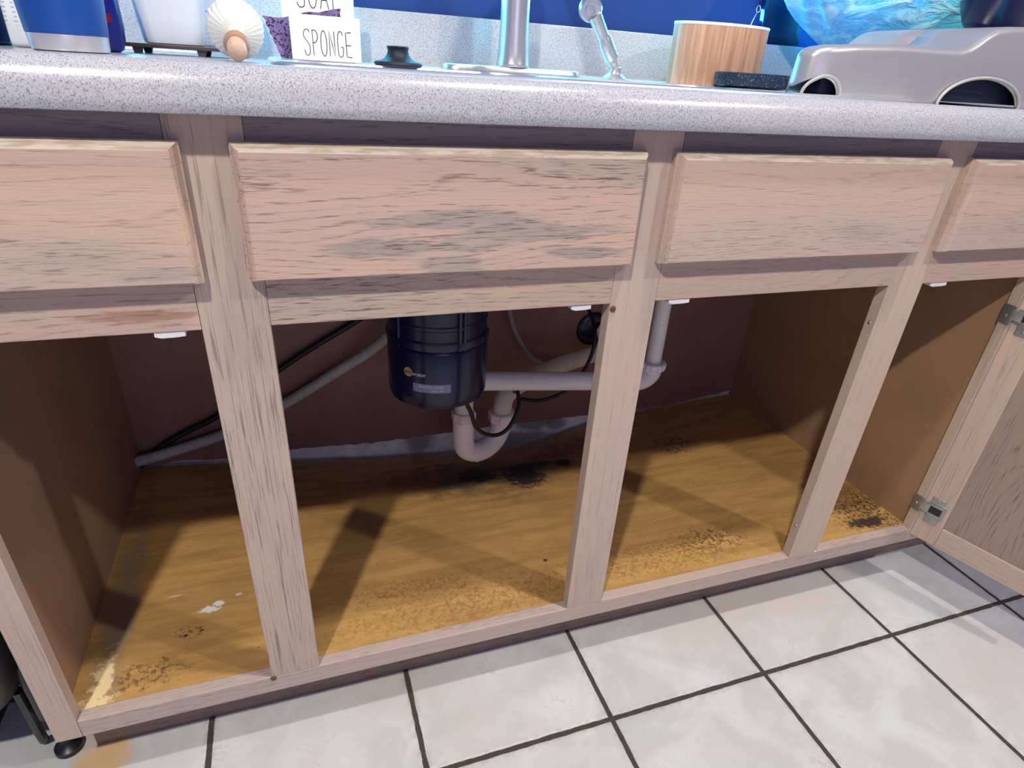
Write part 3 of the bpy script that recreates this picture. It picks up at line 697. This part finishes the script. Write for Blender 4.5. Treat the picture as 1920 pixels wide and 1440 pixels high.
# big clear wavy bowl glowing aqua
def mat_glass():
    n = NT('aqua_clear_plastic'); x, y, z = n.sep()
    a = n.noise(n.map((1, 1, 2.2)), 12, 4, .55, 1.6); b = n.noise(n.co, 60, 3, .6, 1)
    c = n.mix(n.ramp(n.math('ADD', x, n.math('MULTIPLY', a, .12)), 1.46, 1.82), (.24, .60, .98), (.20, .90, .92))
    c = n.mix(n.ramp(a, .46, .62, 0, .7), c, (.68, .94, 1.0)); n.bump(n.math('ADD', a, n.math('MULTIPLY', b, .25)), .9, .012)
    return n.out(c, .16, Transmission_Weight=.35, IOR=1.35, Specular_IOR_Level=.8)
bm = bmesh.new()
wv = lambda a, h, r: (.035*sin(a*9+h*30)+.02*sin(a*17-h*40))*min(1, max(0, (h-.995)/.03))
lathe(bm, [(.0001, .9900), (.06, .9898), (.12, .9905), (.150, .9960), (.178, 1.0100), (.207, 1.030), (.224, 1.045), (.241, 1.065), (.258, 1.090), (.270, 1.12), (.266, 1.12), (.231, 1.066), (.197, 1.032), (.168, 1.014), (.140, 1.001), (.0001, .9950)], (1.478, .40, 0), None, 160, wav=wv)
lathe(bm, [(.080, .9215), (.083, .925), (.074, .935), (.070, .965), (.085, .9905)], (1.478, .40, 0), None, 96)
for v in bm.verts: v.co = Vector((1.583+(v.co.x-1.478)*1.095, .495+(v.co.y-.40)*.44, .9278+(v.co.z-.9278)*1.095 if v.co.z > .98 else v.co.z-.0073))
tag(bm_obj('wavy_bowl', bm, mat_glass(), smooth='auto'), 'large clear wavy plastic bowl glowing aqua behind the silver feeder', 'bowl')
bm = bmesh.new(); box(bm, -.050, .050, -.006, .006, 0, .10, bev=.002, seg=2); box(bm, -.04, .04, -.0075, -.005, .012, .09, bev=.001)
for v in bm.verts: v.co = Matrix.Rotation(radians(-8), 4, 'X')@v.co+Vector((1.40, .606, 1.001))
tag(bm_obj('small_frame', bm, m_navy, smooth='auto'), 'small dark frame standing on the backsplash ledge behind the aqua bowl', 'frame')

# ------------------------------------------------------------------ plumbing
DCX, DCY, DR_ = .595, .33, .088
gd = thing('garbage_disposal', 'black cylindrical garbage disposal hanging under the left sink bowl', 'disposal', (DCX, DCY, .40))
bm = bmesh.new(); lathe(bm, [(.0001, .3990), (.060, .3990), (.078, .4010), (.0850, .4050), (.0875, .4130), (.0880, .4250), (.0880, .5060), (.0872, .5085)], (DCX, DCY, 0), None, 72); can = bm_obj('motor_can', bm, m_navy, gd, smooth='auto', label='glossy dark blue-black lower can')
bm = bmesh.new(); lathe(bm, [(.0872, .5085), (.0860, .5110), (.0892, .5130), (.0902, .5200), (.0895, .5260), (.0865, .5290), (.0858, .5460), (.0875, .5480), (.0875, .5530), (.0858, .5550), (.0855, .6000), (.083, .64), (.070, .68), (.045, .69), (.045, .74)], (DCX, DCY, 0), None, 72)
for a in (-78, -72, -150, -20): 
    c = Vector((DCX+.0865*cos(radians(a)), DCY+.0865*sin(radians(a)), 0)); tube(bm, [c+Vector((0, 0, .512)), c+Vector((0, 0, .635))], .0035, 10)
bm_obj('housing', bm, m_navy, gd, smooth='auto')
def cyltext(txt, size, a0, z0, mat, name, par, r=DR_+.0003, sx=1.0, label=None):
    cu = bpy.data.curves.new('t', 'FONT'); cu.body = txt; cu.size = size; cu.extrude = .0001; cu.resolution_u = 3
    to = bpy.data.objects.new('t', cu); COL.objects.link(to); bpy.context.view_layer.update()
    me = bpy.data.meshes.new_from_object(to.evaluated_get(bpy.context.evaluated_depsgraph_get()))
    bpy.data.objects.remove(to); bpy.data.curves.remove(cu)
    for v in me.vertices:
        a = radians(a0)+v.co.x*sx/r; rr = r+v.co.z
        v.co = Vector((DCX+rr*cos(a), DCY+rr*sin(a), z0+v.co.y))
    me.materials.clear(); me.materials.append(mat); me.name = name
    o = bpy.data.objects.new(name, me); link(o, par)
    if label: o['label'] = label
    return o
def cylpatch(name, a0, a1, z0, z1, mat, r=DR_+.00015, disc=False, label=None):
    bm = bmesh.new()
    if disc:
        ac, zc, ra = (a0+a1)/2, (z0+z1)/2, (z1-z0)/2
        P = [(radians(ac)+ra*cos(t*pi/16)/r, zc+ra*sin(t*pi/16)) for t in range(32)]
        c = bm.verts.new((DCX+r*cos(radians(ac)), DCY+r*sin(radians(ac)), zc)); vs_ = [bm.verts.new((DCX+r*cos(a), DCY+r*sin(a), z)) for a, z in P]
        for k in range(32): bm.faces.new((c, vs_[k], vs_[(k+1) % 32]))
    else:
        rows = [[bm.verts.new((DCX+r*cos(radians(a0+(a1-a0)*k/16)), DCY+r*sin(radians(a0+(a1-a0)*k/16)), z)) for z in (z0, z1)] for k in range(17)]
        for A, B in zip(rows, rows[1:]): bm.faces.new((A[0], B[0], B[1], A[1]))
    return bm_obj(name, bm, mat, gd, smooth=True, label=label)
m_gold = plain('gold_print', (.55, .38, .20), .4); m_wp = plain('white_print', (.8, .8, .82), .4); m_lil = plain('lilac_silver_print', (.24, .24, .42), .3); m_brn = plain('brown_print', (.10, .05, .03), .5)
ld = cylpatch('logo_disc', -141, -133, .4620, .4790, m_gold, disc=True, label='gold disc with the word sink')
cyltext('sink', .0088, -141.2, .4680, m_brn, 'lettering', ld, r=DR_+.0006)
cyltext('erator', .0098, -131.5, .4665, m_wp, 'lettering', can, sx=.95)
sl = cylpatch('series_label', -131, -88.5, .4372, .4530, m_lil)
cyltext('BADGER SERIES', .0062, -123.5, .4466, m_wp, 'lettering', sl, r=DR_+.0006, sx=.98)
cyltext('Badger 500', .0045, -110, .4402, m_wp, 'lettering', sl, r=DR_+.0006)
bm = bmesh.new(); tube(bm, spline([(.637, .300, .4060), (.640, .300, .385), (.655, .312, .350), (.6720, .330, .305), (.700, .345, .276), (.7280, .350, .270), (.7500, .352, .286), (.7700, .365, .318), (.7760, .385, .338), (.7800, .410, .335), (.7900, .450, .300), (.8200, .490, .268), (.8600, .500, .2520), (.8990, .500, .2530), (.9350, .490, .2750), (.965, .480, .320), (.985, .480, .370), (.995, .500, .42), (1.0, .56, .45), (1.0, .615, .46)], 10), .0042, 12)
bm_obj('power_cord', bm, m_cable, gd, smooth='auto')

pl = thing('drain_pipes', 'white PVC drain pipes with a P-trap joining disposal and right sink bowl', 'drain pipes', (.85, .42, .20))
PR = .0195
tubeo('cross_pipe', [(.690, .400, .3710), (.95, .380, .3525), (1.045, .372, .3480)], PR, m_pvc, pl, 28, n=2)
bm = bmesh.new(); tube(bm, spline([(1.030, .373, .3490), (1.052, .371, .3500), (1.0700, .370, .3620), (1.0750, .370, .3800)], 8), PR+.003, 28); bm_obj('elbow', bm, m_pvc, pl, smooth='auto')
def nut(bm, c, ax, r, h, seg=8):
    q = Vector((0, 0, 1)).rotation_difference(Vector(ax)).to_matrix(); A = []
    for k in range(seg*2):
        a = pi*k/seg; rr = r*(1.0 if k % 2 else .93); A.append((rr*cos(a), rr*sin(a)))
    L = []
    for s, z in ((.93, 0), (1, h*.12), (1, h*.88), (.93, h)): L.append([bm.verts.new(q@Vector((x*s, y*s, z))+Vector(c)) for x, y in A])
    for P_, Q in zip(L, L[1:]):
        for k in range(len(A)): bm.faces.new((P_[k], P_[(k+1) % len(A)], Q[(k+1) % len(A)], Q[k]))
    bm.faces.new(L[0]); bm.faces.new(L[-1])
bm = bmesh.new(); nut(bm, (1.0750, .370, .3760), (0, 0, 1), .0285, .016, 16); bm_obj('slip_nut', bm, m_pvc, pl, smooth='auto')
tubeo('tailpiece', [(1.0750, .370, .392), (1.0750, .370, .56), (1.0720, .352, .74)], .0165, m_pvc, pl, 24, n=4)
# trap
tubeo('tee_pipe', [(.6650, .400, .40), (.6650, .400, .33), (.6650, .400, .27)], PR, m_pvc_old, pl, 24, n=2)
bm = bmesh.new(); nut(bm, (.6650, .400, .2830), (0, 0, 1), .0255, .022); bm_obj('slip_nut', bm, m_pvc_old, pl, smooth='auto')
bm = bmesh.new(); tube(bm, spline([(.6650, .400, .287), (.6650, .400, .245), (.6690, .402, .216), (.6850, .407, .1990), (.7080, .413, .1930), (.7330, .420, .2010), (.7510, .427, .2200), (.7580, .430, .2450), (.7590, .430, .2560)], 8), .0222, 28)
lathe(bm, [(.0055, -.006), (.0055, 0), (.003, .003)], (.7000, .408, .1715), (0, 0, -1), 12); bm_obj('p_trap', bm, m_pvc, pl, smooth='auto')
bm = bmesh.new(); nut(bm, (.7590, .430, .2540), (0, 0, 1), .0300, .022); bm_obj('slip_nut', bm, m_pvc, pl, smooth='auto')
bm = bmesh.new(); tube(bm, spline([(.7590, .430, .274), (.7600, .430, .292), (.7680, .438, .308), (.7880, .450, .3170), (.8150, .466, .3205), (.92, .520, .325), (1.045, .560, .3300), (1.085, .572, .3360), (1.096, .590, .354), (1.066, .616, .3680)], 8), .0200, 26); bm_obj('trap_arm', bm, m_pvc_old, pl, smooth='auto', label='greyish trap arm running back to the wall')
bm = bmesh.new(); lathe(bm, [(.0215, .004), (.0215, .007), (.030, .007), (.040, .004), (.0435, 0), (.043, -.002)], (1.053, .619, .3690), (0, -1, 0), 40)
bm_obj('escutcheon', bm, plain('dark_metal_ring', (.012, .012, .03), .3), pl, smooth='auto', label='dark round wall flange')

bm = bmesh.new(); tube(bm, spline([(.800, .560, .80), (.806, .575, .52), (.822, .580, .425), (.850, .585, .365), (.890, .590, .315), (.945, .592, .290), (1.00, .592, .285)], 10), .0058, 12)
tag(bm_obj('supply_line', bm, plain('grey_supply_line', (.30, .29, .33), .35), smooth='auto'), 'thin grey supply tube curving down behind the white cross pipe', 'hose')
hp = spline([(.0148, .585, .1640), (.060, .590, .1700), (.120, .595, .1820), (.185, .598, .1985), (.2500, .599, .2250), (.323, .600, .2600), (.385, .598, .2960), (.441, .590, .3330), (.500, .575, .375), (.545, .55, .425), (.60, .50, .50), (.62, .45, .60), (.60, .40, .70)], 62)
bm = bmesh.new(); tube(bm, hp, .0105, 16, radf=lambda t, i: .0108+.0013*cos(i*2*pi/5)); tag(bm_obj('corrugated_hose', bm, m_hose, smooth=True), 'grey corrugated drain hose rising from the left side panel to the disposal', 'hose')
cp = spline([(.0148, .600, .1420), (.040, .604, .1650), (.0700, .606, .1870), (.1200, .608, .2120), (.1717, .608, .2350), (.2500, .608, .2860), (.3171, .608, .3370), (.4000, .608, .3880), (.4713, .608, .4280), (.56, .600, .485), (.66, .59, .56), (.70, .58, .68)], 12)
bm = bmesh.new(); tube(bm, cp, .0062, 12); tag(bm_obj('black_cable', bm, m_cable, smooth='auto'), 'black cable running diagonally up the back panel above the corrugated hose', 'cable')

# ------------------------------------------------------------------ left of the cabinet
dw = thing('dishwasher', 'black underside and levelling foot of an appliance left of the cabinet', 'appliance', (-.1, .1, 0))
bm = bmesh.new()
box(bm, -.62, -.012, .14, .58, .13, .84, bev=.01, seg=3)
bm_obj('appliance_body', bm, m_black, dw, smooth='auto')
bm = bmesh.new()
tube(bm, spline([(-.040, .030, .34), (-.052, .035, .27), (-.066, .045, .205), (-.095, .06, .165), (-.15, .07, .15), (-.25, .08, .15)], 8), .042, 18, squash=1)
bm_obj('base_trim', bm, m_black, dw, smooth='auto')
tubeo('bracket', [(-.034, .040, .31), (-.022, .042, .23), (-.020, .045, .16), (-.024, .052, .10)], .0105, m_black, dw, 12)
tubeo('strut', [(-.042, .050, .16), (-.047, .060, .09), (-.055, .075, .03), (-.060, .085, .008)], .0065, m_black, dw, 10)
bm = bmesh.new(); lathe(bm, [(.016, 0), (.0185, .003), (.0180, .010), (.011, .014), (.008, .018), (.008, .10)], (-.0245, .066, 0), None, 28); bm_obj('levelling_foot', bm, m_black, dw, smooth='auto')

for o in bpy.data.objects:
    if '_local' in o: del o['_local']
